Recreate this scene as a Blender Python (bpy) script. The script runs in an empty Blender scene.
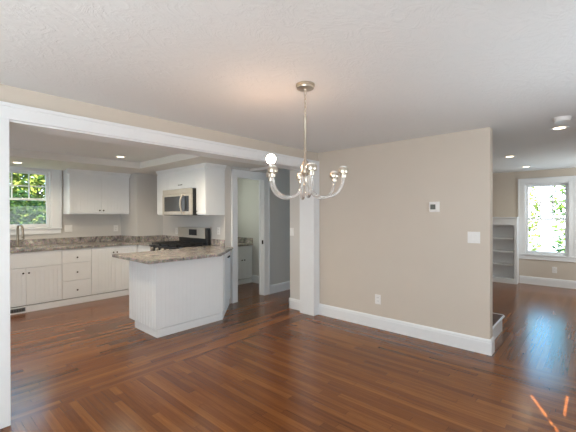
import bpy, bmesh, math, random
from mathutils import Vector, Matrix
random.seed(7)
SC = bpy.context.scene
COL = SC.collection

# ------------------------------------------------------------------ camera
cam_d = bpy.data.cameras.new('camera'); cam = bpy.data.objects.new('camera', cam_d); COL.objects.link(cam)
YAW, PITCH, ROLL = .7327, -.004, -.002
cam_d.sensor_width = 36.0; cam_d.sensor_fit = 'HORIZONTAL'
cam_d.lens = 343.5 / 576 * 36.0
cam_d.clip_start = .05; cam_d.clip_end = 200
f = Vector((math.cos(YAW)*math.cos(PITCH), math.sin(YAW)*math.cos(PITCH), math.sin(PITCH)))
rt = Vector((math.sin(YAW), -math.cos(YAW), 0)); up = rt.cross(f)
r2 = math.cos(ROLL)*rt + math.sin(ROLL)*up; u2 = -math.sin(ROLL)*rt + math.cos(ROLL)*up
m = Matrix((r2, u2, -f)).transposed().to_4x4(); m.translation = (0, 0, 1.42)
cam.matrix_world = m
SC.camera = cam

# ------------------------------------------------------------------ exposure, sky, sun, daylight
vs = SC.view_settings
vs.view_transform = 'Standard'; vs.look = 'None'; vs.gamma = 1; vs.use_curve_mapping = False
vs.exposure = 0.52
W = bpy.data.worlds.new('sky'); SC.world = W; W.use_nodes = True
bgn = W.node_tree.nodes['Background']
bgn.inputs[1].default_value = 4.2
wt_ = W.node_tree; tc_ = wt_.nodes.new('ShaderNodeTexCoord'); sx_ = wt_.nodes.new('ShaderNodeSeparateXYZ'); rp_ = wt_.nodes.new('ShaderNodeValToRGB')
wt_.links.new(tc_.outputs['Generated'], sx_.inputs[0]); wt_.links.new(sx_.outputs[2], rp_.inputs['Fac']); wt_.links.new(rp_.outputs['Color'], bgn.inputs[0])
rp_.color_ramp.elements[0].position = .04; rp_.color_ramp.elements[0].color = (.86, .93, 1, 1)      # hazy horizon
rp_.color_ramp.elements[1].position = .17; rp_.color_ramp.elements[1].color = (.24, .63, 1.0, 1)

def lamp(name, kind, loc, power, color=(1, 1, 1), aim=None, **kw):
    d = bpy.data.lights.new(name, kind); d.energy = power; d.color = color
    for k, v in kw.items(): setattr(d, k, v)
    o = bpy.data.objects.new(name, d); COL.objects.link(o); o.location = loc
    if aim: o.rotation_euler = Vector(aim).to_track_quat('-Z', 'Y').to_euler()
    return o
SUN_DIR = Vector((.91*math.cos(math.radians(25)), .41*math.cos(math.radians(25)), -math.sin(math.radians(25))))
lamp('sun', 'SUN', (-6, -6, 6), 24.0, (1, .80, .60), SUN_DIR, angle=.003)
# area lamps standing in for daylight behind and beside the camera
lamp('window_daylight_rear', 'AREA', (-1.62, .9, 1.4), 74, (.90, .96, .99), (1, .12, .38), shape='RECTANGLE', size=2.4, size_y=1.5)
lamp('added_daylight_right', 'AREA', (2.5, -.74, 1.2), 26, (.82, .92, 1), (0, 1, -.2), shape='RECTANGLE', size=1.6, size_y=1.1)  # fill lamp added on the right, no window known there
lamp('added_daylight_side', 'AREA', (-.92, -.74, 1.3), 31, (.82, .92, 1), (.25, 1, .05), shape='RECTANGLE', size=1.3, size_y=1.3)  # fill lamp added to reach the kitchen fronts through the opening
lamp('window_daylight_kitchen', 'AREA', (-1.62, 4.9, 1.45), 26, (.82, .92, 1), (1, 0, .15), shape='RECTANGLE', size=1.8, size_y=1.4)
lamp('added_daylight_far_room', 'AREA', (7.2, -.74, 1.4), 26, (.95, .98, .96), (-.1, 1, .0), shape='RECTANGLE', size=1.6, size_y=1.4)  # fill lamp added to brighten the far room
lamp('window_daylight_pantry', 'AREA', (4.1, 5.93, 1.6), 6, (.93, 1, .86), (.2, -1, 0), shape='RECTANGLE', size=.7, size_y=.9)

# ------------------------------------------------------------------ helpers
class MB:
    """collects shapes into one mesh; frame = (origin, u axis, d axis)"""
    def __init__(s, o=(0, 0, 0), u=(1, 0, 0), d=(0, 1, 0)):
        s.v = []; s.f = []; s.sm = []
        s.o = Vector(o); s.u = Vector(u).normalized(); s.d = Vector(d).normalized()
    def P(s, p):
        return s.o + s.u*p[0] + s.d*p[1] + Vector((0, 0, p[2]))
    def add(s, vs, fs, smooth=False):
        b = len(s.v); s.v += [s.P(p) for p in vs]
        for q in fs: s.f.append([b+i for i in q]); s.sm.append(smooth)
        return s
    def box(s, x0, x1, y0, y1, z0, z1):
        v = [(x, y, z) for z in (z0, z1) for y in (y0, y1) for x in (x0, x1)]
        return s.add(v, [(0, 2, 3, 1), (4, 5, 7, 6), (0, 1, 5, 4), (2, 6, 7, 3), (0, 4, 6, 2), (1, 3, 7, 5)])
    def prism(s, poly, z0, z1):
        n = len(poly)
        v = [(x, y, z0) for x, y in poly] + [(x, y, z1) for x, y in poly]
        return s.add(v, [tuple(range(n-1, -1, -1)), tuple(range(n, 2*n))] + [(i, (i+1) % n, n+(i+1) % n, n+i) for i in range(n)])
    def extrude(s, prof, a, b):
        """profile of (depth, z) swept along u from a to b"""
        n = len(prof)
        v = [(a, d, z) for d, z in prof] + [(b, d, z) for d, z in prof]
        return s.add(v, [tuple(range(n-1, -1, -1)), tuple(range(n, 2*n))] + [(i, (i+1) % n, n+(i+1) % n, n+i) for i in range(n)])
    def lathe(s, prof, c, n=24, axis=(0, 0, 1), smooth=True):
        """profile of (radius, height) turned about the axis through c (local coordinates)"""
        ax = Vector(axis).normalized(); a = ax.orthogonal().normalized(); b = ax.cross(a); c = Vector(c)
        v = []; fs = []
        for r, h in prof:
            for i in range(n):
                t = 2*math.pi*i/n
                v.append(tuple(c + ax*h + (a*math.cos(t)+b*math.sin(t))*max(r, 1e-5)))
        for j in range(len(prof)-1):
            for i in range(n):
                k = (i+1) % n
                fs.append((j*n+i, j*n+k, (j+1)*n+k, (j+1)*n+i))
        fs.append(tuple(range(n-1, -1, -1))); fs.append(tuple((len(prof)-1)*n+i for i in range(n)))
        return s.add(v, fs, smooth)
    def tube(s, pts, r, n=10, closed=False):
        pts = [Vector(p) for p in pts]; m = len(pts)
        rs = r if isinstance(r, (list, tuple)) else [r]*m
        v = []; fs = []; prev = None
        for i, p in enumerate(pts):
            if closed: t = pts[(i+1) % m]-pts[i-1]
            else: t = pts[min(i+1, m-1)]-pts[max(i-1, 0)]
            t.normalize()
            a = (prev - t*prev.dot(t)) if prev is not None else t.orthogonal()
            a.normalize(); prev = a; b = t.cross(a)
            for k in range(n):
                w = 2*math.pi*k/n; v.append(tuple(p + (a*math.cos(w)+b*math.sin(w))*rs[i]))
        for i in range(m if closed else m-1):
            j = (i+1) % m
            for k in range(n):
                l = (k+1) % n; fs.append((i*n+k, i*n+l, j*n+l, j*n+k))
        if not closed:
            fs.append(tuple(range(n-1, -1, -1))); fs.append(tuple((m-1)*n+k for k in range(n)))
        return s.add(v, fs, True)
    def build(s, name, mat, parent=None, loc=None, bevel=0, seg=2):
        me = bpy.data.meshes.new(name)
        if parent is not None: base = WLOC[parent.name]; o_loc = Vector((0, 0, 0))
        else:
            if loc is None:
                xs = [p.x for p in s.v]; ys = [p.y for p in s.v]; zs = [p.z for p in s.v]
                loc = ((min(xs)+max(xs))/2, (min(ys)+max(ys))/2, min(zs))
            base = Vector(loc); o_loc = base
        me.from_pydata([tuple(p-base) for p in s.v], [], s.f)
        bm = bmesh.new(); bm.from_mesh(me); bmesh.ops.recalc_face_normals(bm, faces=bm.faces); bm.to_mesh(me); bm.free()
        for p, q in zip(me.polygons, s.sm): p.use_smooth = q
        if any(s.sm): me.set_sharp_from_angle(angle=math.radians(38))
        me.materials.append(mat)
        o = bpy.data.objects.new(name, me); COL.objects.link(o); o.location = o_loc
        if parent is not None: o.parent = parent
        WLOC[o.name] = base
        if bevel:
            b = o.modifiers.new('bevel', 'BEVEL'); b.width = bevel; b.segments = seg; b.limit_method = 'ANGLE'; b.angle_limit = math.radians(50)
        return o
WLOC = {}
def tag(o, label=None, cat=None, group=None, kind=None):
    if label: o['label'] = label
    if cat: o['category'] = cat
    if group: o['group'] = group
    if kind: o['kind'] = kind
    return o
def thing(name, loc, label, cat, group=None, kind=None):
    o = bpy.data.objects.new(name, None); COL.objects.link(o); o.location = loc; o.empty_display_size = .1
    WLOC[o.name] = Vector(loc)
    return tag(o, label, cat, group, kind)
def struct(name, mb, mat, label=None, cat='structure', **k):
    return tag(mb.build(name, mat, **k), label or name.replace('_', ' '), cat, kind='structure')
def sthing(name, loc, label, cat): return thing(name, loc, label, cat, kind='structure')

# ------------------------------------------------------------------ materials
def newmat(name):
    m = bpy.data.materials.new(name); m.use_nodes = True
    return m, m.node_tree, m.node_tree.nodes['Principled BSDF']
def simple(name, col, rough=.5, metal=0, noise=0, nscale=30, bump=0, coat=0, spec=.5):
    m, nt, b = newmat(name)
    b.inputs['Base Color'].default_value = (*col, 1); b.inputs['Roughness'].default_value = rough
    b.inputs['Metallic'].default_value = metal; b.inputs['Coat Weight'].default_value = coat
    b.inputs['Specular IOR Level'].default_value = spec
    if noise or bump:
        tc = nt.nodes.new('ShaderNodeTexCoord'); n = nt.nodes.new('ShaderNodeTexNoise')
        n.inputs['Scale'].default_value = nscale; n.inputs['Detail'].default_value = 4
        nt.links.new(tc.outputs['Object'], n.inputs['Vector'])
        if noise:
            r = nt.nodes.new('ShaderNodeValToRGB')
            r.color_ramp.elements[0].position = .3; r.color_ramp.elements[1].position = .7
            r.color_ramp.elements[0].color = (*[c*(1-noise) for c in col], 1); r.color_ramp.elements[1].color = (*[min(1, c*(1+noise)) for c in col], 1)
            nt.links.new(n.outputs['Fac'], r.inputs['Fac']); nt.links.new(r.outputs['Color'], b.inputs['Base Color'])
        if bump:
            bp = nt.nodes.new('ShaderNodeBump'); bp.inputs['Strength'].default_value = bump; bp.inputs['Distance'].default_value = .004
            nt.links.new(n.outputs['Fac'], bp.inputs['Height']); nt.links.new(bp.outputs['Normal'], b.inputs['Normal'])
    return m
def emit(name, col, s):
    m, nt, b = newmat(name)
    b.inputs['Base Color'].default_value = (*col, 1)
    b.inputs['Emission Color'].default_value = (*col, 1); b.inputs['Emission Strength'].default_value = s
    return m

M = {}
M['wall'] = simple('greige_wall_paint', (.62, .558, .482), .75, noise=.012, nscale=3, bump=.06)
M['kwall'] = simple('cool_grey_wall_paint', (.62, .605, .58), .7, noise=.012, nscale=3, bump=.05)
M['soffit'] = simple('soffit_paint', (.74, .73, .70), .8, noise=.01, nscale=3, bump=.05)
M['trim'] = simple('white_trim_gloss', (.80, .82, .835), .32, noise=.01, nscale=8)
M['cab'] = simple('white_cabinet_enamel', (.83, .86, .875), .36, noise=.01, nscale=8)
M['nickel'] = simple('brushed_nickel', (.64, .58, .49), .30, 1, noise=.05, nscale=60)
M['tapmetal'] = simple('aged_nickel', (.36, .32, .26), .3, 1, noise=.08, nscale=60)
M['steel'] = simple('stainless_steel', (.58, .54, .48), .55, .65, noise=.06, nscale=40)
M['bronze'] = simple('dark_bronze', (.045, .04, .035), .35, .8, noise=.1, nscale=60)
M['black'] = simple('black_enamel', (.012, .012, .013), .38, noise=.1, nscale=50)
M['iron'] = simple('cast_iron', (.02, .02, .02), .6, noise=.2, nscale=80)
M['bglass'] = simple('dark_oven_glass', (.05, .05, .05), .25, noise=.1, nscale=5)
M['white'] = simple('white_plastic', (.82, .81, .79), .4, noise=.01, nscale=20)
M['slot'] = simple('dark_slot', (.05, .05, .05), .6, noise=.1, nscale=20)
M['lcd'] = simple('grey_lcd', (.10, .11, .10), .3, noise=.1, nscale=40)
M['porcelain'] = simple('porcelain', (.85, .84, .8), .25, noise=.01, nscale=20)
M['grey_metal'] = simple('grey_register_metal', (.22, .23, .24), .5, .3, noise=.08, nscale=30)
M['shade'] = simple('roller_shade_cloth', (.8, .79, .75), .9, noise=.03, nscale=200)
M['tread'] = simple('dark_oak_tread', (.10, .040, .018), .5, noise=.35, nscale=25, spec=.3)
M['bark'] = simple('bark', (.10, .075, .05), .9, noise=.3, nscale=20, bump=.6)
M['lamp_glow'] = emit('warm_lamp_lens', (1, .82, .60), 3.2)
M['bulb_glow'] = emit('lit_bulb_glass', (1, .62, .40), 78)

def ceiling_mat():
    m, nt, b = newmat('textured_ceiling_paint'); L = nt.links.new
    b.inputs['Base Color'].default_value = (.82, .845, .85, 1); b.inputs['Roughness'].default_value = .8
    tc = nt.nodes.new('ShaderNodeTexCoord')
    mp = nt.nodes.new('ShaderNodeMapping'); mp.inputs['Scale'].default_value = (3.2, 5.0, 1); mp.inputs['Rotation'].default_value = (0, 0, .7)
    L(tc.outputs['Object'], mp.inputs['Vector'])
    n = nt.nodes.new('ShaderNodeTexNoise'); n.inputs['Scale'].default_value = 1.6; n.inputs['Detail'].default_value = 6; n.inputs['Distortion'].default_value = 1.8; n.inputs['Roughness'].default_value = .6
    L(mp.outputs['Vector'], n.inputs['Vector'])
    a = nt.nodes.new('ShaderNodeMath'); a.operation = 'SUBTRACT'; a.inputs[1].default_value = .5; L(n.outputs['Fac'], a.inputs[0])
    ab = nt.nodes.new('ShaderNodeMath'); ab.operation = 'ABSOLUTE'; L(a.outputs[0], ab.inputs[0])
    r = nt.nodes.new('ShaderNodeValToRGB'); r.color_ramp.elements[0].position = 0; r.color_ramp.elements[1].position = .09
    r.color_ramp.elements[0].color = (1, 1, 1, 1); r.color_ramp.elements[1].color = (0, 0, 0, 1)
    L(ab.outputs[0], r.inputs['Fac'])
    bp = nt.nodes.new('ShaderNodeBump'); bp.inputs['Strength'].default_value = .34; bp.inputs['Distance'].default_value = .0045
    L(r.outputs['Color'], bp.inputs['Height']); L(bp.outputs['Normal'], b.inputs['Normal'])
    return m
M['ceil'] = ceiling_mat()

def floor_mat():
    m, nt, b = newmat('oak_strip_floor'); L = nt.links.new; N = nt.nodes.new
    def mth(op, a, c=None):
        n = N('ShaderNodeMath'); n.operation = op
        for i, x in enumerate((a, c)):
            if x is None: continue
            if isinstance(x, (int, float)): n.inputs[i].default_value = x
            else: L(x, n.inputs[i])
        return n.outputs[0]
    g = N('ShaderNodeNewGeometry'); sp = N('ShaderNodeSeparateXYZ'); L(g.outputs['Position'], sp.inputs[0])
    X, Y = sp.outputs[0], sp.outputs[1]
    mask = mth('MULTIPLY', mth('LESS_THAN', Y, 2.965), mth('LESS_THAN', X, 3.87))       # dining room strips run along Y
    mix = lambda p, q: mth('ADD', mth('MULTIPLY', p, mask), mth('MULTIPLY', q, mth('SUBTRACT', 1.0, mask)))
    u = mix(Y, X); v = mix(X, mth('ADD', Y, 30.0)); v = mth('ADD', v, 10.0)
    WD = .0575; LN = .95
    vr = mth('DIVIDE', v, WD); row = mth('FLOOR', vr); fv = mth('FRACT', vr)
    w1 = N('ShaderNodeTexWhiteNoise'); w1.noise_dimensions = '1D'; L(row, w1.inputs['W'])
    ur = mth('ADD', mth('DIVIDE', mth('ADD', u, 20.0), LN), mth('MULTIPLY', w1.outputs['Value'], 7.3)); col = mth('FLOOR', ur); fu = mth('FRACT', ur)
    cv = N('ShaderNodeCombineXYZ'); L(row, cv.inputs[0]); L(col, cv.inputs[1])
    w2 = N('ShaderNodeTexWhiteNoise'); w2.noise_dimensions = '2D'; L(cv.outputs[0], w2.inputs['Vector'])
    gv = N('ShaderNodeCombineXYZ'); L(mth('ADD', mth('MULTIPLY', u, 2.2), mth('MULTIPLY', w2.outputs['Value'], 37.0)), gv.inputs[0]); L(mth('MULTIPLY', v, 55.0), gv.inputs[1])
    gr = N('ShaderNodeTexNoise'); gr.inputs['Scale'].default_value = 1.0; gr.inputs['Detail'].default_value = 5; gr.inputs['Roughness'].default_value = .65; gr.inputs['Distortion'].default_value = .6
    L(gv.outputs[0], gr.inputs['Vector'])
    tone = mth('ADD', mth('MULTIPLY', w2.outputs['Value'], .36), mth('MULTIPLY', gr.outputs['Fac'], .74))
    rp = N('ShaderNodeValToRGB'); e = rp.color_ramp.elements
    e[0].position = .18; e[0].color = (.075, .023, .005, 1)
    e[1].position = .98; e[1].color = (.33, .125, .030, 1)
    k = rp.color_ramp.elements.new(.55); k.color = (.185, .060, .013, 1)
    L(tone, rp.inputs['Fac'])
    gap = mth('MAXIMUM', mth('LESS_THAN', fv, .03), mth('LESS_THAN', fu, .003))
    mx = N('ShaderNodeMix'); mx.data_type = 'RGBA'; L(mth('MULTIPLY', gap, .6), mx.inputs['Factor']); L(rp.outputs['Color'], mx.inputs['A']); mx.inputs['B'].default_value = (.02, .008, .004, 1)
    L(mx.outputs['Result'], b.inputs['Base Color'])
    rn = N('ShaderNodeMapRange'); rn.inputs['To Min'].default_value = .17; rn.inputs['To Max'].default_value = .26; L(gr.outputs['Fac'], rn.inputs['Value']); L(rn.outputs[0], b.inputs['Roughness'])
    b.inputs['Coat Weight'].default_value = .12; b.inputs['Coat Roughness'].default_value = .14; b.inputs['Specular IOR Level'].default_value = .36
    bp = N('ShaderNodeBump'); bp.inputs['Strength'].default_value = .015; bp.inputs['Distance'].default_value = .0004
    L(mth('MULTIPLY', gap, -1.0), bp.inputs['Height']); L(bp.outputs['Normal'], b.inputs['Normal'])
    return m
M['floor'] = floor_mat()

def granite_mat():
    m, nt, b = newmat('mottled_granite'); L = nt.links.new; N = nt.nodes.new
    g = N('ShaderNodeNewGeometry')
    n1 = N('ShaderNodeTexNoise'); n1.inputs['Scale'].default_value = 5.5; n1.inputs['Detail'].default_value = 7; n1.inputs['Roughness'].default_value = .7; n1.inputs['Distortion'].default_value = 1.4
    n2 = N('ShaderNodeTexVoronoi'); n2.inputs['Scale'].default_value = 95
    L(g.outputs['Position'], n1.inputs['Vector']); L(g.outputs['Position'], n2.inputs['Vector'])
    r = N('ShaderNodeValToRGB'); e = r.color_ramp.elements
    e[0].position = .30; e[0].color = (.045, .04, .038, 1); e[1].position = .72; e[1].color = (.50, .45, .39, 1)
    k = e.new(.45); k.color = (.20, .175, .155, 1); k = e.new(.58); k.color = (.34, .28, .225, 1)
    L(n1.outputs['Fac'], r.inputs['Fac'])
    mx = N('ShaderNodeMix'); mx.data_type = 'RGBA'; mx.blend_type = 'MULTIPLY'; mx.inputs['Factor'].default_value = .55
    L(r.outputs['Color'], mx.inputs['A']); L(n2.outputs['Color'], mx.inputs['B'])
    hs = N('ShaderNodeHueSaturation'); hs.inputs['Saturation'].default_value = .6; hs.inputs['Value'].default_value = 1.75; L(mx.outputs['Result'], hs.inputs['Color'])
    L(hs.outputs['Color'], b.inputs['Base Color']); b.inputs['Roughness'].default_value = .22
    return m
M['granite'] = granite_mat()

def pane_mat():
    m = bpy.data.materials.new('window_glass'); m.use_nodes = True; nt = m.node_tree; nt.nodes.clear(); L = nt.links.new; N = nt.nodes.new
    o = N('ShaderNodeOutputMaterial'); t = N('ShaderNodeBsdfTransparent'); g = N('ShaderNodeBsdfGlossy'); g.inputs['Roughness'].default_value = .02
    fr = N('ShaderNodeFresnel'); fr.inputs['IOR'].default_value = 1.3; mx = N('ShaderNodeMixShader')
    L(fr.outputs[0], mx.inputs[0]); L(t.outputs[0], mx.inputs[1]); L(g.outputs[0], mx.inputs[2]); L(mx.outputs[0], o.inputs[0])
    return m
M['pane'] = pane_mat()
def crystal_mat():
    m, nt, b = newmat('clear_glass_arm')
    b.inputs['Base Color'].default_value = (.97, .96, .95, 1); b.inputs['Roughness'].default_value = .05
    b.inputs['Transmission Weight'].default_value = .85; b.inputs['IOR'].default_value = 1.45
    return m
M['crystal'] = crystal_mat()
def leaf_mat(name, a, c, t=.25):
    m, nt, b = newmat(name); L = nt.links.new; N = nt.nodes.new
    g = N('ShaderNodeNewGeometry'); n = N('ShaderNodeTexNoise'); n.inputs['Scale'].default_value = 2.6; n.inputs['Detail'].default_value = 5
    L(g.outputs['Position'], n.inputs['Vector'])
    r = N('ShaderNodeValToRGB'); r.color_ramp.elements[0].position = .35; r.color_ramp.elements[1].position = .65
    r.color_ramp.elements[0].color = (*a, 1); r.color_ramp.elements[1].color = (*c, 1); L(n.outputs['Fac'], r.inputs['Fac'])
    L(r.outputs['Color'], b.inputs['Base Color']); b.inputs['Roughness'].default_value = .75; b.inputs['Specular IOR Level'].default_value = .15
    return m
M['leaf'] = leaf_mat('green_leaves', (.025, .065, .010), (.10, .17, .03))
M['leaf2'] = leaf_mat('yellow_green_leaves', (.06, .10, .015), (.20, .24, .05))
M['leaf3'] = leaf_mat('dark_shrub_leaves', (.012, .035, .006), (.045, .09, .016))  # darker green for the low shrub
M['lawn'] = leaf_mat('lawn_grass', (.08, .18, .03), (.18, .30, .06))
M['gravel'] = simple('pale_gravel', (.62, .61, .58), .9, noise=.15, nscale=40, bump=.4)

# ------------------------------------------------------------------ the shell
HC = 2.297
Ya, YA2 = 2.941, 3.20          # faces of the opening between dining room and kitchen
XB = 3.93                      # dining side of the wall with the thermostat
struct('floor', MB().box(-1.8, 8.62, -.9, 7.05, -.1, 0), M['floor'], 'glossy reddish brown oak strip floor through all the rooms', 'floor')
struct('ceiling', MB().box(-1.8, 8.62, -.9, 7.05, HC, HC+.12), M['ceil'], 'white ceiling with skip trowel texture over all the rooms', 'ceiling')
struct('wall_right', MB().box(XB, XB+.11, .80, 3.2, 0, HC), M['wall'], 'plain greige wall with thermostat and light switch', 'wall')
struct('wall_post', MB().box(3.90, 4.02, YA2, 3.47, 0, HC), M['kwall'], 'short wall beside the kitchen opening post', 'wall')
w = MB().box(.44, XB, 2.962, 3.19, 2.072, HC).box(-1.7, .44, 2.962, 3.19, 0, HC)
struct('wall_partition', w, M['wall'], 'greige wall strip over the wide kitchen opening', 'wall')
# kitchen end of the hall with a rounded opening
w = MB().box(3.88, 4.0, 3.46, 4.36, 2.15, HC)
pts = [(3.46, 2.16)] + [(3.46+.09-.09*math.sin(t), 2.06+.09*math.cos(t)) for t in [i*math.pi/2/8 for i in range(9)]]
w2 = MB((3.88, 0, 0), (0, 1, 0), (1, 0, 0))
n = len(pts)
w2.add([(y, 0, z) for y, z in pts]+[(y, .12, z) for y, z in pts], [tuple(range(n)), tuple(range(2*n-1, n-1, -1))]+[(i, (i+1) % n, n+(i+1) % n, n+i) for i in range(n)])
w.v += w2.v; w.f += [[i+8 for i in q] for q in w2.f]; w.sm += w2.sm
struct('wall_hall_arch', w, M['kwall'], 'wall over the hall opening with a rounded corner', 'wall')
struct('wall_hall_south', MB().box(4.02, 8.472, 3.35, 3.47, 0, HC), M['wall'], 'hall wall behind the dining room', 'wall')
w = MB().box(3.36, 3.585, 4.357, 4.477, 0, HC).box(4.215, 8.472, 4.357, 4.477, 0, HC).box(3.585, 4.215, 4.357, 4.477, 2.045, HC)
struct('wall_hall_north', w, M['kwall'], 'wall around the pantry doorway', 'wall')
struct('wall_range', MB().box(3.36, 3.48, 4.477, 6.9, 0, HC), M['kwall'], 'cool grey kitchen wall behind the range', 'wall')
wx0, wx1, wz0, wz1 = .85, 1.65, 1.20, 2.165
w = MB().box(-1.7, wx0, 6.9, 7.05, 0, HC).box(wx1, 3.48, 6.9, 7.05, 0, HC).box(wx0, wx1, 6.9, 7.05, 0, wz0).box(wx0, wx1, 6.9, 7.05, wz1, HC)
struct('wall_back', w, M['kwall'], 'cool grey kitchen wall with the sink window', 'wall')
struct('wall_chase', MB().prism([(2.80, 6.9), (2.855, 6.32), (3.36, 6.32), (3.36, 6.9)], 0, 2.195), M['kwall'], 'boxed out chase in the kitchen corner', 'wall')
struct('trim_1', MB().prism([(-1.7, 5.7), (2.62, 5.7), (2.62, 3.2), (3.88, 3.2), (3.88, 4.357), (3.36, 4.357), (3.36, 6.9), (-1.7, 6.9)], 2.195, HC), M['soffit'], 'lowered soffit above the kitchen cabinets', 'soffit')
wy0, wy1, wf0, wf1 = .40, 1.11, .60, 2.04
w = MB().box(8.472, 8.62, -.8, wy0, 0, HC).box(8.472, 8.62, wy1, 3.47, 0, HC).box(8.472, 8.62, wy0, wy1, 0, wf0).box(8.472, 8.62, wy0, wy1, wf1, HC)
struct('wall_far', w, M['wall'], 'greige end wall of the far room', 'wall')
struct('wall_stair', MB().box(4.95, 5.06, 1.25, 3.35, 0, HC), M['wall'], 'wall closing the stair off from the far room', 'wall')
# pantry
struct('wall_pantry', MB().box(4.87, 4.97, 4.477, 6.0, 0, HC), M['kwall'], 'pantry side wall', 'wall')
struct('wall_pantry_back', MB().box(3.48, 4.97, 6.0, 6.1, 0, HC), M['kwall'], 'pantry back wall', 'wall')
# walls behind and beside the camera
struct('wall_rear', MB().box(-1.8, -1.7, -.9, 7.05, 0, HC), M['wall'], 'wall behind the camera', 'wall')
w = MB()                                                        # side wall with a window: opening X .60-1.34, Z .72-1.40 ; far window X 5.9-6.9
def wall_holes(w, x0, x1, y0, y1, holes):
    xs = sorted({x0, x1} | {h[0] for h in holes} | {h[1] for h in holes})
    for a, b in zip(xs, xs[1:]):
        hh = [h for h in holes if h[0] <= a and h[1] >= b]
        if hh: w.box(a, b, y0, y1, 0, hh[0][2]); w.box(a, b, y0, y1, hh[0][3], HC)
        else: w.box(a, b, y0, y1, 0, HC)
wall_holes(w, -1.8, 8.62, -.9, -.8, [(.30, 1.40, 1.00, 1.98), (5.40, 6.10, 1.20, 1.80)])
struct('wall_camera_side', w, M['wall'], 'dining wall beside the camera', 'wall')

# ------------------------------------------------------------------ white trim of the kitchen opening
t = MB()
t.box(.357, .467, 2.941, 2.962, 0, 2.066)                          # left casing
t.box(.342, .365, 2.933, 2.962, 0, 2.171)
t.box(.357, XB, 2.941, 2.962, 2.066, 2.171)                       # head casing
t.box(.342, XB, 2.932, 2.962, 2.150, 2.176)
t.box(3.807, XB, 2.941, 2.962, 0, 2.066)                         # right casing
t.box(3.905, XB, 2.933, 2.962, 0, 2.15)
struct('trim_2', t, M['trim'], 'white casing around the wide kitchen opening', 'trim', bevel=.003)
t = MB().box(.449, .467, 2.962, 3.20, 0, 2.066).box(3.807, 3.90, 2.962, 3.20, 0, 2.066).box(.449, 3.90, 2.962, 3.20, 2.054, 2.072)
struct('trim_3', t, M['trim'], 'white jamb lining of the wide kitchen opening', 'trim', bevel=.002)

# baseboards
PROF = [(0, 0), (.016, 0), (.016, .118), (.013, .128), (.013, .138), (.006, .152), (0, .156)]
def base(mb, p, q):
    p = Vector((*p, 0)); q = Vector((*q, 0)); u = (q-p); L = u.length; u.normalize()
    t = MB(p, u, Vector((-u.y, u.x, 0)))                         # profile grows to the left of p->q
    t.extrude(PROF, 0, L)
    b = len(mb.v); mb.v += t.v; mb.f += [[i+b for i in q_] for q_ in t.f]; mb.sm += t.sm
b = MB(); base(b, (XB, .7845), (XB, 2.933)); base(b, (XB+.126, .80), (XB-.0158, .80)); 
struct('baseboard_right', b, M['trim'], 'white baseboard along the greige wall', 'baseboard')
b = MB(); base(b, (3.90, 3.20), (3.90, 3.486)); base(b, (3.884, 3.47), (4.02, 3.47)) 
struct('baseboard_post', b, M['trim'], 'short white baseboard beside the kitchen opening post', 'baseboard')
b = MB(); base(b, (8.472, 4.357), (4.335, 4.357))
struct('baseboard_hall', b, M['trim'], 'white baseboard along the dark hall wall', 'baseboard')
b = MB(); base(b, (8.472, -.8), (8.472, 1.19))
struct('baseboard_far', b, M['trim'], 'white baseboard under the far window', 'baseboard')
b = MB(); base(b, (4.87, 4.48), (4.87, 5.41))
struct('baseboard_pantry', b, M['trim'], 'white baseboard inside the pantry', 'baseboard')

# pantry doorway
d = sthing('door_1', (3.9, 4.357, 0), 'white cased pantry doorway without a door in view', 'doorway')
t = MB()
for (a, c) in ((3.492, 3.60), (4.20, 4.33)): t.box(a, c, 4.338, 4.357, 0, 2.03)
t.box(3.492, 4.33, 4.338, 4.357, 2.03, 2.14)
t.box(3.482, 3.504, 4.328, 4.357, 0, 2.15).box(4.308, 4.332, 4.328, 4.357, 0, 2.15).box(3.482, 4.332, 4.328, 4.357, 2.122, 2.15)
t.build('casing', M['trim'], d, bevel=.003)
MB().box(3.585, 3.60, 4.35, 4.48, 0, 2.03).box(4.20, 4.215, 4.35, 4.48, 0, 2.03).box(3.585, 4.215, 4.35, 4.48, 2.03, 2.045).box(4.188, 4.20, 4.43, 4.465, 0, 2.03).build('jamb', M['trim'], d, bevel=.002)
tag(MB().box(4.197, 4.2, 4.365, 4.40, .90, .97).build('strike_plate', M['bronze'], d), 'dark bronze strike plate')

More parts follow.
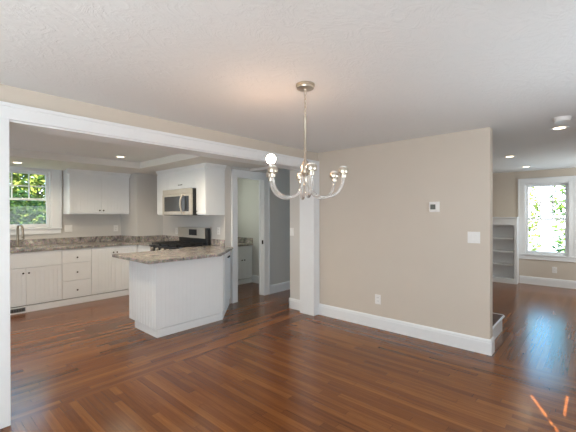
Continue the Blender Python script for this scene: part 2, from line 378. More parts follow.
# ------------------------------------------------------------------ windows
def window(name, frame, w0, w1, z0, z1, depth, label, cas=.10, cols=3, rows=2, apron=True):
    """frame: (origin, u, d) with d pointing outdoors; opening w0..w1, z0..z1 at d = 0 .. depth"""
    root = sthing(name, MB(*frame).P(((w0+w1)/2, 0, z0)), label, 'window')
    t = MB(*frame)
    t.box(w0-cas, w0, -.018, 0, z0, z1).box(w1, w1+cas, -.018, 0, z0, z1).box(w0-cas, w1+cas, -.018, 0, z1, z1+cas)
    t.box(w0-cas-.008, w0-cas+.016, -.026, 0, z0, z1+cas+.008).box(w1+cas-.016, w1+cas+.008, -.026, 0, z0, z1+cas+.008).box(w0-cas+.016, w1+cas-.016, -.0255, 0, z1+cas-.016, z1+cas+.008)
    if apron: t.box(w0-cas, w1+cas, -.018, 0, z0-.095, z0)
    t.build('casing', M['trim'], root, bevel=.002)
    MB(*frame).box(w0-cas-.01, w1+cas+.01, -.035, .05, z0-.012, z0+.012).build('stool', M['trim'], root, bevel=.004)
    MB(*frame).box(w0, w0+.018, 0, depth, z0, z1).box(w1-.018, w1, 0, depth, z0, z1).box(w0+.018, w1-.018, .0005, depth, z1-.018, z1).box(w0+.018, w1-.018, .05, depth, z0, z0+.018).build('jamb', M['trim'], root, bevel=.002)
    zm = (z0+z1)/2
    for k, (a, c, dd) in enumerate(((z0+.018, zm+.018, .045), (zm-.018, z1-.018, .085))):
        s = MB(*frame); l, r = w0+.018, w1-.018; st = .042
        s.box(l, l+st, dd, dd+.035, a, c).box(r-st, r, dd, dd+.035, a, c)
        s.box(l+st, r-st, dd+.0005, dd+.0345, a, a+(.055 if k == 0 else .036)).box(l+st, r-st, dd+.0005, dd+.0345, c-(.036 if k == 0 else .045), c)
        so = s.build('sash', M['trim'], root, bevel=.002)
        g0, g1 = a+.03, c-.03
        MB(*frame).box(l+.036, r-.036, dd+.016, dd+.020, g0, g1).build('glass_pane', M['pane'], so)
        if k == 1:
            mu = MB(*frame); lo, hi = a+.036, c-.045
            for i in range(1, cols):
                x = l+st+(r-l-2*st)*i/cols; mu.box(x-.009, x+.009, dd+.006, dd+.03, lo, hi)
            for i in range(1, rows):
                z = lo+(hi-lo)*i/rows; mu.box(l+st, r-st, dd+.006, dd+.03, z-.009, z+.009)
            mu.build('muntins', M['trim'], so)
    return root
def shifted():
    window('window_1', ((0, 6.9, 0), (1, 0, 0), (0, 1, 0)), wx0, wx1, wz0, wz1, .15, 'white double hung kitchen window over the sink', cas=.14)
shifted()
window('window_2', ((8.472, 0, 0), (0, 1, 0), (1, 0, 0)), wy0, wy1, wf0, wf1, .148, 'white double hung window on the far room end wall', cas=.098)
# the side window beside the camera: its roller shade leaves a narrow slit of sun at one edge and below
root = sthing('window_3', (.98, -.8, 1.0), 'dining side window with a drawn roller shade', 'window')
MB().box(.30, .595, -.81, -.78, 1.0, 1.98).box(1.335, 1.45, -.81, -.78, .95, 2.08).box(.30, 1.335, -.81, -.78, 1.98, 2.08).box(.30, 1.335, -.81, -.78, .93, 1.0).build('casing', M['trim'], root)
MB().box(.595, .665, -.806, -.80, 1.352, 1.98).box(.595, .665, -.806, -.80, 1.195, 1.205).box(.595, .665, -.806, -.80, 1.155, 1.162).box(.665, .925, -.806, -.80, 1.0, 1.125).box(.925, 1.335, -.806, -.80, 1.0, 1.094).box(1.315, 1.335, -.806, -.80, 1.094, 1.98).build('sash', M['trim'], root)
MB().box(.665, 1.335, -.806, -.802, 1.12, 1.98).build('roller_shade', M['shade'], root)
root = sthing('window_9', (5.75, -.8, 1.2), 'far room side window with a drawn roller shade', 'window')
MB().box(5.30, 5.93, -.81, -.78, 1.10, 1.90).box(5.975, 6.20, -.81, -.78, 1.10, 1.90).box(5.93, 5.975, -.81, -.78, 1.10, 1.31).box(5.93, 5.975, -.81, -.78, 1.46, 1.90).build('roller_shade', M['shade'], root)
# unseen shades on solid wall backing the daylight lamps, some added with them
for nm, bx, lb in (('window_4', (-1.70, -1.66, -.35, 2.15, .62, 2.18), 'shaded dining window behind the camera'),
                   ('added_shade_5', (1.66, 3.34, -.80, -.765, .6, 1.82), 'unseen shade added behind the right daylight lamp'),
                   ('added_shade_10', (-1.42, -.10, -.80, -.765, .62, 2.0), 'unseen shade added behind the daylight lamp left of the camera'),
                   ('window_6', (-1.70, -1.66, 3.95, 5.85, .72, 2.18), 'shaded kitchen side window'),
                   ('added_shade_7', (6.35, 8.05, -.80, -.765, .65, 2.15), 'unseen shade added behind the far room daylight lamp')):
    x0, x1, y0, y1, z0, z1 = bx
    root = sthing(nm, ((x0+x1)/2, (y0+y1)/2, z0), lb, 'window')
    MB().box(x0, x1, y0, y1, z0, z1).build('roller_shade', M['shade'], root)
root = sthing('window_8', (4.1, 6.0, 1.15), 'pantry window', 'window')
MB().box(3.72, 4.48, 5.965, 6.0, 1.12, 2.08).build('roller_shade', M['shade'], root)

# ------------------------------------------------------------------ cabinet building blocks
def knob(mbf, u, z, parent, r=.013):
    mb = MB(*mbf)
    c = mb.P((u, 0, z)); k = MB()
    k.lathe([(r*.45, -.003), (r*.45, .010), (r*.8, .014), (r, .020), (r*.85, .027), (.001, .030)], c, 12, axis=-Vector(mbf[2]))
    return tag(k.build('knob', M['bronze'], parent), 'dark bronze knob')
def door(mbf, u0, u1, z0, z1, parent, name='door', panel=True, groove=.055, fr=.055):
    """front at d = 0 .. .02 (d points into the cabinet)"""
    s = MB(*mbf)
    if panel and u1-u0 > .16 and z1-z0 > .2:
        s.box(u0, u0+fr, 0, .02, z0, z1).box(u1-fr, u1, 0, .02, z0, z1).box(u0+fr, u1-fr, 0, .02, z0, z0+fr).box(u0+fr, u1-fr, 0, .02, z1-fr, z1)
        n = max(2, round((u1-u0-2*fr)/groove)); w_ = (u1-u0-2*fr)/n
        for i in range(n): s.box(u0+fr+i*w_+.0007, u0+fr+(i+1)*w_-.0007, .004, .018, z0+fr, z1-fr)
        s.box(u0+fr, u1-fr, .008, .02, z0+fr, z1-fr)
    else: s.box(u0, u1, 0, .02, z0, z1)
    return s.build(name, M['cab'], parent, bevel=.0006, seg=1)

# ------------------------------------------------------------------ kitchen: sink wall base cabinets (face at Y = 6.19)
FY = 6.19; F1 = ((0, FY, 0), (1, 0, 0), (0, 1, 0)); TOP = .885
def carcass(root, u0, u1, frame, z1=TOP, depth=.60, kick=True, ud=None):
    MB(*frame).box(u0, u1, .021, depth, .10, z1).build('body', M['cab'], root)
    if kick: MB(*frame).box(u0, u1, .0, .03, 0, .092).build('toe_kick', M['cab'], root)
G = .003
r = thing('sink_cabinet', (1.165, 6.5, 0), 'white base cabinet under the kitchen sink', 'cabinet')
carcass(r, .712, 1.618, F1)
door(F1, .712+G, 1.618-G, .655, .878, r, 'false_front', panel=False)
d1 = door(F1, .712+G, 1.165-G/2, .108, .648, r); knob(F1, 1.165-.036, .575, d1)
d2 = door(F1, 1.165+G/2, 1.618-G, .108, .648, r); knob(F1, 1.165+.032, .575, d2)
r = thing('drawer_cabinet', (1.825, 6.5, 0), 'white base cabinet with three drawers between sink and double doors', 'cabinet')
carcass(r, 1.618, 2.038, F1)
for z0, z1, kz in ((.665, .878, .745), (.385, .658, .510), (.108, .378, .225)):
    dd = door(F1, 1.618+G, 2.038-G, z0, z1, r, 'drawer', panel=False); knob(F1, 1.827, kz, dd)
r = thing('double_door_cabinet', (2.41, 6.5, 0), 'white double door base cabinet behind the peninsula tip', 'cabinet')
MB(*F1).box(2.038, 2.80, .021, .125, .10, TOP).box(2.782, 2.80, .002, .021, .10, TOP).build('body', M['cab'], r)
MB(*F1).box(2.038, 2.79, 0, .03, 0, .092).build('toe_kick', M['cab'], r)
d1 = door(F1, 2.038+G, 2.409-G/2, .108, .878, r); knob(F1, 2.409-.03, .778, d1)
d2 = door(F1, 2.409+G/2, 2.78-G, .108, .878, r); knob(F1, 2.409+.03, .778, d2)
# corner cabinet left of the range (face at X = 2.80, facing -X)
F2 = ((2.80, 0, 0), (0, 1, 0), (1, 0, 0))
r = thing('corner_cabinet', (3.08, 5.88, 0), 'narrow white base cabinet in the corner left of the range', 'cabinet')
MB(*F2).box(5.575, 6.19, .021, .555, .10, TOP).build('body', M['cab'], r)
MB(*F2).box(5.575, 6.185, .03, .06, 0, .10).build('toe_kick', M['cab'], r)
d1 = door(F2, 5.58, 6.186, .108, .70, r); door(F2, 5.58, 6.186, .706, .878, r, 'drawer', panel=False)
# register in the toe kick
r = thing('floor_register', (1.05, FY-.006, .02), 'grey slotted vent in the toe kick under the sink cabinet', 'vent')
MB(*F1).box(.93, 1.155, -.006, 0, .022, .078).build('plate', M['grey_metal'], r, bevel=.001)
s = MB(*F1)
for i in range(11): s.box(.945+i*.0185, .957+i*.0185, -.009, -.005, .03, .07)
s.build('louvres', M['slot'], r)

# worktop on the sink wall, around the sink and into the corner
wt = thing('sink_worktop', (1.6, 6.5, TOP), 'mottled grey granite worktop with backsplash along the sink wall', 'worktop')
ZT = .922
s = MB()
cy = 6.165
sx0, sx1, sy0, sy1 = .93, 1.57, 6.26, 6.66
s.box(-.6, sx0, cy, 6.897, TOP, ZT).box(sx1, 2.795, cy, 6.897, TOP, ZT).box(sx0, sx1, cy, sy0, TOP, ZT).box(sx0, sx1, sy1, 6.897, TOP, ZT)
s.prism([(2.775, 5.575), (3.36, 5.575), (3.36, 6.315), (2.795, 6.315), (2.795, cy), (2.775, cy)], TOP, ZT)
s.build('slab', M['granite'], wt)
s = MB().box(-.6, 2.80, 6.875, 6.9, ZT, 1.025)
s.prism([(2.776, 6.875), (2.829, 6.295), (2.853, 6.322), (2.80, 6.9)], ZT, 1.025).box(2.83, 3.36, 6.295, 6.32, ZT, 1.025).box(3.335, 3.36, 5.575, 6.295, ZT, 1.025)
s.build('backsplash', M['granite'], wt, bevel=.002)
# sink bowl
sk = thing('kitchen_sink', (1.25, 6.46, .72), 'steel sink bowl sunk into the grey worktop', 'sink')
s = MB(); e = .006
s.box(sx0, sx1, sy0, sy1, .72, .726).box(sx0, sx0+e, sy0, sy1, .726, .884).box(sx1-e, sx1, sy0, sy1, .726, .884).box(sx0, sx1, sy0, sy0+e, .726, .884).box(sx0, sx1, sy1-e, sy1, .726, .884)
s.build('bowl', M['steel'], sk); MB().lathe([(.04, .0), (.04, .004), (.02, .004)], (1.25, 6.46, .726), 16).build('drain', M['bronze'], sk)
# gooseneck tap
fx, fy = 1.165, 6.75
tp = thing('kitchen_tap', (fx, fy, ZT), 'dark nickel gooseneck tap at the sink under the window', 'tap')
MB().lathe([(.030, 0), (.030, .008), (.022, .02), (.020, .12), (.017, .135)], (fx, fy, ZT), 20).build('base', M['tapmetal'], tp)
pts = [(fx, fy, ZT+.13), (fx, fy, ZT+.26)]
for i in range(1, 13):
    a = math.pi*i/12*1.02; pts.append((fx+.02*(1-math.cos(a)), fy-.072*(1-math.cos(a)), ZT+.27+.075*math.sin(a)))
pts.append((pts[-1][0], pts[-1][1]-.003, ZT+.225))
MB().tube(pts, .016, 12).build('spout', M['tapmetal'], tp)
p = pts[-1]; MB().lathe([(.014, 0), (.018, -.01), (.019, -.075), (.015, -.085)], p, 14).build('spray_head', M['tapmetal'], tp)
MB().tube([(fx+.02, fy, ZT+.075), (fx+.045, fy-.005, ZT+.085), (fx+.085, fy-.02, ZT+.14)], [.012, .009, .007], 10).build('lever', M['tapmetal'], tp)

# window side wall cabinet (front at Y = 6.56)
F3 = ((0, 6.56, 0), (1, 0, 0), (0, 1, 0))
r = thing('double_wall_cabinet', (2.33, 6.73, 1.43), 'white two door wall cabinet right of the kitchen window', 'wall cabinet')
MB(*F3).box(1.825, 2.82, .021, .338, 1.435, 2.193).build('body', M['cab'], r)
d1 = door(F3, 1.828, 2.322, 1.455, 2.12, r); knob(F3, 2.322-.03, 1.50, d1)
d2 = door(F3, 2.325, 2.818, 1.455, 2.12, r); knob(F3, 2.325+.03, 1.50, d2)
CR = [(0, 2.115), (-.008, 2.115), (-.012, 2.14), (-.035, 2.168), (-.045, 2.185), (-.045, 2.194), (0, 2.194)]
MB((0, 6.58, 0), (1, 0, 0), (0, 1, 0)).extrude(CR, 1.79, 2.835).build('crown', M['cab'], r)

# range side wall cabinets (front at X = 3.0)
F4 = ((3.0, 0, 0), (0, 1, 0), (1, 0, 0))
def wallcab(y0, y1, z0, label, name, nd, kn=None, pull=False):
    r = thing(name, (3.18, (y0+y1)/2, z0), label, 'wall cabinet')
    MB(*F4).box(y0, y1, .021, .358, z0, 2.193).build('body', M['cab'], r)
    w_ = (y1-y0)/nd
    for i in range(nd):
        dd = door(F4, y0+i*w_+.002, y0+(i+1)*w_-.002, z0+.015, 2.12, r, fr=.045)
        if kn is not None: knob(F4, kn, z0+.06, dd, .011)
        if pull:
            tag(MB(*F4).tube([((y0+y1)/2-.045, 0, z0+.075), ((y0+y1)/2-.04, -.022, z0+.07), ((y0+y1)/2+.04, -.022, z0+.07), ((y0+y1)/2+.045, 0, z0+.075)], .006, 8).build('pull', M['bronze'], dd), 'dark bronze bar pull')
    MB((3.021, 0, 0), (0, 1, 0), (1, 0, 0)).extrude(CR, y0, y1).build('crown', M['cab'], r)
    return r
wallcab(5.503, 5.85, 1.415, 'narrow white wall cabinet left of the microwave', 'narrow_wall_cabinet', 1)
wallcab(4.613, 5.500, 1.835, 'short white wall cabinet above the microwave', 'bridge_wall_cabinet', 1, pull=True)
r = wallcab(4.36, 4.610, 1.415, 'white wall cabinet right of the microwave with its side panel showing', 'end_wall_cabinet', 1, kn=4.58)
MB((0, 4.36, 0), (1, 0, 0), (0, 1, 0)).extrude(CR, 2.98, 3.358).build('crown', M['cab'], r)

# microwave
mw = thing('microwave', (3.15, 5.05, 1.41), 'stainless over the range microwave with dark window and bowed handle', 'microwave')
MB(*F4).box(4.617, 5.496, -.055, .355, 1.412, 1.832).build('case', M['black'], mw, bevel=.004)
MB(*F4).box(4.617, 5.496, -.080, -.0555, 1.755, 1.832).build('vent_panel', M['steel'], mw, bevel=.003)
dr = MB(*F4); y0, y1, z0, z1 = 4.617, 5.496, 1.42, 1.752
dr.box(y0, y1, -.085, -.056, z0, z0+.055).box(y0, y1, -.085, -.056, z1-.035, z1).box(y0, y0+.065, -.085, -.056, z0+.055, z1-.035).box(y1-.06, y1, -.085, -.056, z0+.055, z1-.035)
dr = dr.build('door', M['steel'], mw, bevel=.002)
MB(*F4).box(y0+.065, y1-.06, -.080, -.06, z0+.055, z1-.035).build('window', M['bglass'], dr)
MB(*F4).box(y0+.075, y0+.185, -.083, -.0795, z0+.07, z1-.05).build('control_panel', M['black'], dr)
hp = []
for i in range(13):
    a = i/12; hp.append((y0+.225, -.09-.05*math.sin(math.pi*a)**.7, z0+.02+(z1-z0-.03)*a))
MB(*F4).tube(hp, .013, 10).build('handle', M['steel'], dr)

# range
rg = thing('gas_range', (3.02, 5.13, 0), 'stainless and black gas range between the worktops', 'stove')
ry0, ry1 = 4.70, 5.56
F5 = ((2.76, 0, 0), (0, 1, 0), (1, 0, 0))
MB(*F5).box(ry0, ry1, .03, .555, .03, .905).build('body', M['black'], rg, bevel=.004)
MB(*F5).box(ry0, ry1, -.04, .50, .906, .926).build('cooktop', M['black'], rg, bevel=.004)
od = MB(*F5).box(ry0+.01, ry1-.01, -.012, .028, .22, .78).build('oven_door', M['steel'], rg, bevel=.004)
MB(*F5).box(ry0+.15, ry1-.15, -.016, -.0125, .36, .66).build('oven_window', M['bglass'], od)
MB(*F5).tube([(ry0+.06, -.012, .735), (ry0+.06, -.06, .735), (ry1-.06, -.06, .735), (ry1-.06, -.012, .735)], .011, 10).build('oven_handle', M['steel'], od)
MB(*F5).box(ry0+.01, ry1-.01, -.010, .028, .05, .21).build('drawer', M['steel'], rg, bevel=.004)
MB(*F5).box(ry0, ry1, -.03, .028, .79, .905).build('control_strip', M['black'], rg, bevel=.004)
for i in range(5):
    c = MB(*F5).P((ry0+.09+i*(ry1-ry0-.18)/4, -.031, .862))
    MB().lathe([(.027, 0), (.027, .012), (.023, .034), (.001, .036)], c, 18, axis=(-1, 0, 0)).build('knob', M['steel'], rg)
for i in range(3):
    g = MB(*F5); a = ry0+.03+i*(ry1-ry0-.06)/3; c = a+(ry1-ry0-.06)/3-.006
    for y in (a, c-.014): g.box(y, y+.014, -.02, .47, .945, .962)
    for x in (-.02, .10, .225, .35, .456): g.box(a, c, x, x+.014, .945, .962)
    g.box((a+c)/2-.007, (a+c)/2+.007, -.02, .47, .945, .962)
    for y in (a, c-.014):
        for x in (-.02, .456): g.box(y, y+.014, x, x+.014, .926, .946)
    g.build('grate', M['iron'], rg)
    for x in (.09, .34): MB().lathe([(.04, 0), (.04, .008), (.028, .012), (.026, .017)], MB(*F5).P(((a+c)/2, x, .926)), 16).build('burner', M['iron'], rg)
MB(*F5).box(ry0, ry1, .50, .565, .905, 1.20).build('backguard', M['black'], rg, bevel=.006)
bp_ = MB(*F5).box(ry0+.045, ry1, .482, .4995, 1.03, 1.205).build('backguard_panel', M['steel'], rg, bevel=.004)
MB(*F5).box(ry0+.27, ry0+.50, .477, .4815, 1.075, 1.175).build('display', M['black'], bp_)

# ------------------------------------------------------------------ peninsula
pn = thing('peninsula_cabinet', (2.4, 4.05, 0), 'white panelled peninsula base jutting toward the dining room', 'cabinet')
body = [(1.920, 3.775), (2.865, 3.775), (3.425, 4.335), (3.36, 4.335), (3.36, 4.69), (2.80, 4.69), (2.80, 4.46), (1.920, 4.46)]
MB().prism(body, .10, TOP).build('body', M['cab'], pn)
s = MB().box(1.910, 2.862, 3.764, 3.775, .10, TOP); n = 17
for i in range(n):
    a = 1.917+i*.945/n; s.box(a+.0005, a+.945/n-.0005, 3.762, 3.764, .10, TOP)
s.box(1.907, 1.917, 3.757, 3.775, .10, TOP)
s.build('front_panel', M['cab'], pn, bevel=.001, seg=1)
kk = [(1.915, 3.764), (2.858, 3.764), (3.425, 4.331), (3.36, 4.345), (3.36, 4.60), (2.86, 4.60), (2.86, 4.335), (1.955, 4.335), (1.955, 3.80), (1.915, 3.80)]
MB().prism([(1.925, 3.766), (2.858, 3.766), (3.42, 4.334), (3.36, 4.345), (3.36, 4.60), (2.86, 4.60), (2.86, 4.34), (1.925, 4.34)], 0, .093).build('toe_kick', M['cab'], pn, bevel=.002)
s = MB(); n = 10
for i in range(n):
    a = 3.765+i*(.695)/n; s.box(1.906, 1.920, a+.0025, a+.695/n-.0025, .10, TOP)
s.box(1.911, 1.920, 3.765, 4.46, .10, TOP)
s.build('beadboard_panel', M['cab'], pn, bevel=.002, seg=1)
Ld = math.hypot(.56, .56); F6 = ((2.868+.012, 3.772-.012, 0), (1, 1, 0), (-1, 1, 0))
d1 = door(F6, .05, .77, .12, .875, pn); knob(F6, .42-.06, .80, d1); knob(F6, .42+.06, .80, d1)
s = MB().prism([(1.745, 3.60), (2.71, 3.60), (3.395, 4.20), (3.395, 4.332), (3.36, 4.354), (3.36, 4.695), (2.76, 4.695), (2.76, 4.58), (1.745, 4.58)], TOP, ZT)
pt = thing('peninsula_worktop', (2.4, 4.05, TOP), 'mottled beige granite worktop with a clipped corner on the peninsula', 'worktop')
s.build('slab', M['granite'], pt, bevel=.006)
MB().box(3.335, 3.36, 4.36, 4.695, ZT, 1.025).build('backsplash', M['granite'], pt, bevel=.002)

# pantry cabinet
F7 = ((0, 5.39, 0), (1, 0, 0), (0, 1, 0))
r = thing('pantry_cabinet', (4.5, 5.7, 0), 'white base cabinet seen through the pantry doorway', 'cabinet')
carcass(r, 3.97, 4.868, F7, z1=.78)
door(F7, 3.975, 4.863, .61, .773, r, 'drawer', panel=False)
d1 = door(F7, 3.975, 4.608, .108, .603, r, 'door'); knob(F7, 4.608-.035, .49, d1)
d2 = door(F7, 4.611, 4.863, .108, .603, r, 'door', fr=.04); knob(F7, 4.611+.03, .49, d2)
pw = thing('pantry_worktop', (4.2, 5.7, .78), 'brown granite worktop in the pantry', 'worktop')
MB().box(3.50, 4.868, 5.365, 5.998, .78, .815).build('slab', M['granite'], pw, bevel=.004)
MB().box(4.845, 4.868, 5.375, 5.998, .815, .93).build('backsplash', M['granite'], pw)

# ------------------------------------------------------------------ far room bookcase and stair
bk = thing('built_in_bookcase', (8.36, 1.7, 0), 'white built in bookcase with empty shelves left of the far window', 'bookcase')
BX = 8.25; by0, by1 = 1.20, 2.30
MB().box(8.44, 8.47, by0, by1, 0, 1.33).build('back_panel', M['trim'], bk)
for a, c in ((by0+.003, by0+.025), (by1-.025, by1)): MB().box(BX+.012, 8.44, a, c, .0, 1.33).build('side_panel', M['trim'], bk)
MB().box(BX, BX+.02, by0, by0+.05, 0, 1.195).box(BX, BX+.02, by1-.05, by1, 0, 1.195).box(BX, BX+.02, by0, by1, 1.195, 1.335).box(BX, BX+.02, by0+.05, by1-.05, 0, .10).build('face_frame', M['trim'], bk, bevel=.002)
MB().box(BX-.02, 8.47, by0-.008, by1, 1.335, 1.36).build('top', M['trim'], bk, bevel=.004)
for z in (.10, .385, .65, .92): MB().box(BX+.021, 8.44, by0+.026, by1-.026, z-.02, z).build('shelf', M['trim'], bk)

st = thing('staircase', (4.45, .9, 0), 'bottom stair with dark tread and white riser behind the greige wall', 'stairs')
for k in range(3):
    y0 = .858+k*.25; z = .19*(k+1); x1 = 4.86 if k == 0 else 4.85
    MB().box(4.06, x1, y0, y0+.02, z-.19, z-.028).build('riser', M['trim'], st)
    s = MB()
    s.box(4.06, x1+.012, y0-.008, y0+.27, z-.028, z)
    tr = s.build('tread', M['tread'], st, bevel=.008)
    if k == 0:
        tag(MB().tube([(4.06, y0-.012, z-.014), (x1+.01, y0-.012, z-.014), (x1+.028, y0-.004, z-.014), (x1+.034, y0+.02, z-.014), (x1+.034, y0+.26, z-.014)], .013, 10).build('nosing', M['trim'], tr), 'white rounded nosing')
s = MB()
for k in range(3): s.box(4.835, 4.858, .88+k*.25, .88+.73, .19*k, .19*(k+1)-.03)
s.build('skirt', M['trim'], st)

# ------------------------------------------------------------------ plates and devices on the walls
def plate(name, frame, u, z, w_, h_, label, cat, kind):
    """kind: outlet / switch n; d points into the wall"""
    root = thing(name, MB(*frame).P((u, 0, z)), label, cat, group='wall outlets' if kind == 'outlet' else 'light switches')
    MB(*frame).box(u-w_/2, u+w_/2, -.006, 0, z-h_/2, z+h_/2).build('cover_plate', M['white'], root, bevel=.002)
    if kind == 'outlet':
        for dz in (-.022, .022):
            rc = MB(*frame).box(u-.017, u+.017, -.008, -.0055, z+dz-.015, z+dz+.015).build('receptacle', M['white'], root, bevel=.001)
            MB(*frame).box(u-.009, u-.006, -.0085, -.0075, z+dz-.005, z+dz+.007).box(u+.006, u+.009, -.0085, -.0075, z+dz-.005, z+dz+.007).build('slots', M['slot'], rc)
    else:
        n = kind
        for i in range(n):
            uu = u+(i-(n-1)/2)*.046
            MB(*frame).box(uu-.0165, uu+.0165, -.010, -.0055, z-.033, z+.033).build('rocker', M['white'], root, bevel=.002)
    return root
FB = ((XB, 0, 0), (0, 1, 0), (1, 0, 0))
plate('wall_outlet', FB, 2.03, .362, .075, .118, 'white outlet low on the greige dining wall', 'outlet', 'outlet')
plate('light_switch', FB, .948, 1.18, .118, .118, 'white double light switch near the greige wall end', 'light switch', 2)
plate('light_switch', ((3.90, 0, 0), (0, 1, 0), (1, 0, 0)), 3.43, 1.16, .075, .118, 'white single light switch beside the hall opening', 'light switch', 1)
plate('wall_outlet', ((8.472, 0, 0), (0, 1, 0), (1, 0, 0)), .617, .327, .075, .118, 'white outlet below the far window', 'outlet', 'outlet')
FK = ((0, 6.9, 0), (1, 0, 0), (0, 1, 0)); FR = ((3.36, 0, 0), (0, 1, 0), (1, 0, 0))
plate('light_switch', FK, 1.905, 1.185, .118, .118, 'white double switch beside the kitchen window', 'light switch', 2)
plate('wall_outlet', FK, 2.70, 1.165, .085, .118, 'white outlet below the two door wall cabinet', 'outlet', 'outlet')
plate('wall_outlet', FR, 5.80, 1.12, .08, .118, 'white outlet left of the range backguard', 'outlet', 'outlet')
plate('wall_outlet', FR, 4.52, 1.16, .075, .118, 'white outlet right of the range backguard', 'outlet', 'outlet')
th = thing('thermostat', (XB, 1.343, 1.50), 'white thermostat with grey screen on the greige wall', 'thermostat')
MB(*FB).box(1.288, 1.398, -.006, 0, 1.445, 1.56).build('back_plate', M['white'], th, bevel=.002)
MB(*FB).box(1.30, 1.396, -.026, -.0065, 1.455, 1.552).build('case', M['white'], th, bevel=.004)
MB(*FB).box(1.325, 1.380, -.0285, -.0265, 1.475, 1.53).build('screen', M['lcd'], th)
b_ = thing('backsplash_button', (1.395, 6.875, .985), 'small round white fitting on the backsplash right of the tap', 'fitting')
MB().lathe([(.022, 0), (.022, .006), (.014, .010), (.012, .02), (.001, .022)], (1.36, 6.875, .975), 16, axis=(0, -1, 0)).build('rim', M['porcelain'], b_)

# ------------------------------------------------------------------ ceiling fittings
def downlight(x, y, z, label, power, aim=1.0):
    r = thing('recessed_light', (x, y, z), label, 'ceiling light', 'recessed ceiling lights')
    MB().lathe([(.050, -.006), (.070, -.006), (.076, 0), (.050, 0)], (x, y, z), 28).build('trim_ring', M['white'], r)
    MB().lathe([(.050, -.0085), (.0505, -.0065)], (x, y, z), 28).build('lens', M['lamp_glow'], r)
    lamp('recessed_light_beam', 'SPOT', (x, y, z-.03), power, (1, .84, .62), (0, 0, -1), spot_size=2.85, spot_blend=.7, shadow_soft_size=.05)
downlight(2.154, 5.316, HC, 'recessed ceiling light over the kitchen worktop', 24)
downlight(1.094, 6.317, 2.195, 'recessed light in the soffit over the sink window', 20)
downlight(.95, 4.05, HC, 'added unseen recessed light behind the left of the opening header', 36)  # hidden light added to brighten the kitchen cabinet fronts
downlight(2.25, 4.05, HC, 'added unseen recessed light above the peninsula behind the header', 36)  # second hidden light, added for the cabinet fronts as well
downlight(4.43, .285, HC, 'recessed ceiling light nearest the camera beside the smoke detector', 6)
downlight(6.12, .985, HC, 'recessed ceiling light in the middle of the far room', 6)
downlight(7.634, .974, HC, 'recessed ceiling light farthest away near the far window', 6)
sd = thing('smoke_detector', (3.99, .235, HC-.03), 'round white smoke detector on the ceiling', 'smoke detector')
MB().lathe([(.030, -.040), (.055, -.038), (.062, -.028), (.064, -.010)], (3.99, .235, HC), 28).build('body', M['white'], sd)
MB().lathe([(.066, -.010), (.068, 0)], (3.99, .235, HC), 28).build('base', M['white'], sd)
hk = MB().lathe([(.010, -.003), (.010, 0)], (4.82, .975, HC), 12)
hk.tube([(4.82, .975, HC), (4.82, .975, HC-.02), (4.828, .97, HC-.03), (4.838, .964, HC-.022)], .004, 8)
tag(hk.build('ceiling_hook', M['bronze']), 'tiny dark hook on the ceiling past the wall end', 'hook')

# ------------------------------------------------------------------ chandelier
cx, cy_ = 1.804, 1.4645
ch = thing('chandelier', (cx, cy_, 1.54), 'brushed nickel chandelier with clear glass arms and one lit bulb', 'chandelier')
MB().lathe([(.064, HC), (.064, HC-.010), (.056, HC-.013), (.056, HC-.018), (.059, HC-.020), (.057, HC-.028), (.030, HC-.031), (.012, HC-.034), (.010, HC-.042), (.001, HC-.046)], (cx, cy_, 0), 36).build('canopy', M['nickel'], ch)
s = MB(); z = HC-.046
k = 0
while z > 2.075:
    pts = []
    for i in range(14):
        a = 2*math.pi*i/14; w_ = .0075*math.cos(a); h_ = .016*math.sin(a)
        pts.append((cx+(w_ if k % 2 else 0), cy_+(0 if k % 2 else w_), z-.013+h_))
    s.tube(pts, .0030, 6, closed=True); z -= .0265; k += 1
s.build('chain', M['nickel'], ch)
MB().lathe([(.001, 2.085), (.011, 2.082), (.0105, 2.06), (.009, 2.055), (.009, 1.79), (.012, 1.785), (.020, 1.775), (.024, 1.755), (.030, 1.745), (.030, 1.70), (.022, 1.69), (.014, 1.67), (.010, 1.635), (.014, 1.625), (.010, 1.612), (.001, 1.607)], (cx, cy_, 0), 20).build('stem', M['nickel'], ch)
tocam = math.atan2(-cy_, -cx)
R_ = .262
for k in range(6):
    th_ = tocam + math.radians(8+60*k)            # counter-clockwise from above = towards the picture's right
    ux, uy = math.cos(th_), math.sin(th_)
    pts = []
    r0, r1 = .024, R_; rc = (r0+r1)/2; hr = (r1-r0)/2
    for i in range(25):
        a = math.pi*i/24
        pts.append((rc-hr*math.cos(a), 1.672-.128*math.sin(a)**.85 + .010*i/24))
    pts = [(r0, 1.70)]+pts+[(r1, 1.69)]
    arm = MB((0, 0, -.015)).tube([(cx+ux*p, cy_+uy*p, q) for p, q in pts], .0095, 12).build('arm', M['crystal'], ch)
    c = (cx+ux*R_, cy_+uy*R_, 0)
    so = MB((0, 0, -.015)).lathe([(.010, 1.670), (.019, 1.672), (.020, 1.690), (.015, 1.692), (.015, 1.698), (.031, 1.699), (.033, 1.703), (.033, 1.727), (.030, 1.733), (.026, 1.736)], c, 24).build('socket_cup', M['nickel'], arm)
    if k == 4:
        bl = MB((0, 0, -.015)).lathe([(.014, 1.738), (.015, 1.785), (.021, 1.797)], c, 20).build('bulb_base', M['porcelain'], so)
        prof = [(max(.0001,   .034*math.sin(a)), 1.828-.034*math.cos(a)) for a in [math.pi*(.2+.8*i/16) for i in range(17)]]
        tag(MB((0, 0, -.015)).lathe(prof, c, 24).build('light_bulb', M['bulb_glow'], so), 'lit round white bulb')
    else:
        MB((0, 0, -.015)).lathe([(.025, 1.7362), (.024, 1.742), (.014, 1.748), (.001, 1.749)], c, 18).build('bulb_holder', M['porcelain'], so)

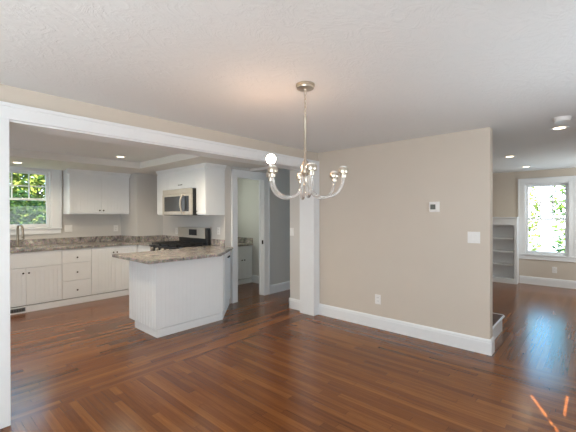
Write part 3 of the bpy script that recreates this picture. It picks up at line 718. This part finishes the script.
# ------------------------------------------------------------------ outdoors
struct('ground_lawn', MB().box(-20, 8.6, 7.06, 30, -.6, -.5), M['lawn'], 'lawn behind the house', 'ground')
struct('ground_gravel', MB().box(8.63, 40, -20, 30, -.6, -.5), M['gravel'], 'pale gravel yard beyond the far window', 'ground')
def tree(name, x, y, h, crown, n, mat, label, seed, leaf=.10, trunk=.05):
    rnd = random.Random(seed)
    root = thing(name, (x, y, -.5), label, 'tree' if 'tree' in name else 'shrub', 'trees outside the windows' if 'tree' in name else None)
    s = MB(); s.tube([(x, y, -.5), (x+.03, y, h*.3), (x, y+.05, h*.75)], [trunk, trunk*.8, trunk*.3], 8)
    tips = []
    for i in range(14):
        a = rnd.uniform(0, 6.28); z0 = rnd.uniform(-.2, h*.6); e = Vector((x+crown[0]*.75*math.cos(a), y+crown[1]*.75*math.sin(a), min(h-.1, z0+rnd.uniform(.2, .9))))
        s.tube([(x, y, z0), tuple((Vector((x, y, z0))+e)/2+Vector((0, 0, .1))), tuple(e)], [trunk*.4, trunk*.25, trunk*.1], 6)
    s.build('trunk', M['bark'], root)
    f_ = MB(); zc = (h-.5)/2+.1; zr = (h+.5)/2
    for i in range(n):
        while True:
            p = Vector((rnd.uniform(-1, 1), rnd.uniform(-1, 1), rnd.uniform(-1, 1)))
            if .12 < p.length < 1: break
        c = Vector((x+p.x*crown[0], y+p.y*crown[1], zc+p.z*zr))
        a = Vector((rnd.gauss(0, 1), rnd.gauss(0, 1), rnd.gauss(0, .6))).normalized(); b = a.cross(Vector((rnd.gauss(0, 1), rnd.gauss(0, 1), rnd.gauss(0, 1)))).normalized()
        nn = a.cross(b); l = leaf*rnd.uniform(.6, 1.3)
        f_.add([tuple(c-a*l), tuple(c-b*l*.42-nn*l*.1), tuple(c+a*l), tuple(c+b*l*.42-nn*l*.1)], [(0, 1, 2), (0, 2, 3)])
    fo = f_.build('foliage', mat, root)
    return root
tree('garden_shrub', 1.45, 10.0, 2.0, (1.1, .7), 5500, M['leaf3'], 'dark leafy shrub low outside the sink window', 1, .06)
tree('garden_tree', 2.65, 12.6, 4.2, (1.3, 1.2), 6500, M['leaf2'], 'bright leafy tree behind the shrub outside the sink window', 2, .09)
tree('garden_tree', .0, 12.4, 4.8, (1.3, 1.2), 3800, M['leaf'], 'tall green tree outside the left of the sink window', 3, .14)
tree('garden_tree', 5.2, 13.4, 4.8, (1.2, 1.2), 3000, M['leaf'], 'green tree outside, right of the sink window', 4, .14)
tree('garden_tree', 1.3, 15.6, 5.2, (1.9, 1.2), 3000, M['leaf2'], 'tall yellow green tree at the far end of the lawn', 8, .16)
tree('garden_tree', 12.4, .62, 4.0, (.6, .4), 620, M['leaf'], 'thin leafy tree outside the right of the far window', 5, .09, .03)
tree('garden_tree', 13.4, 1.85, 2.6, (.7, .6), 900, M['leaf2'], 'yellow green sapling outside the left of the far window', 6, .08, .03)
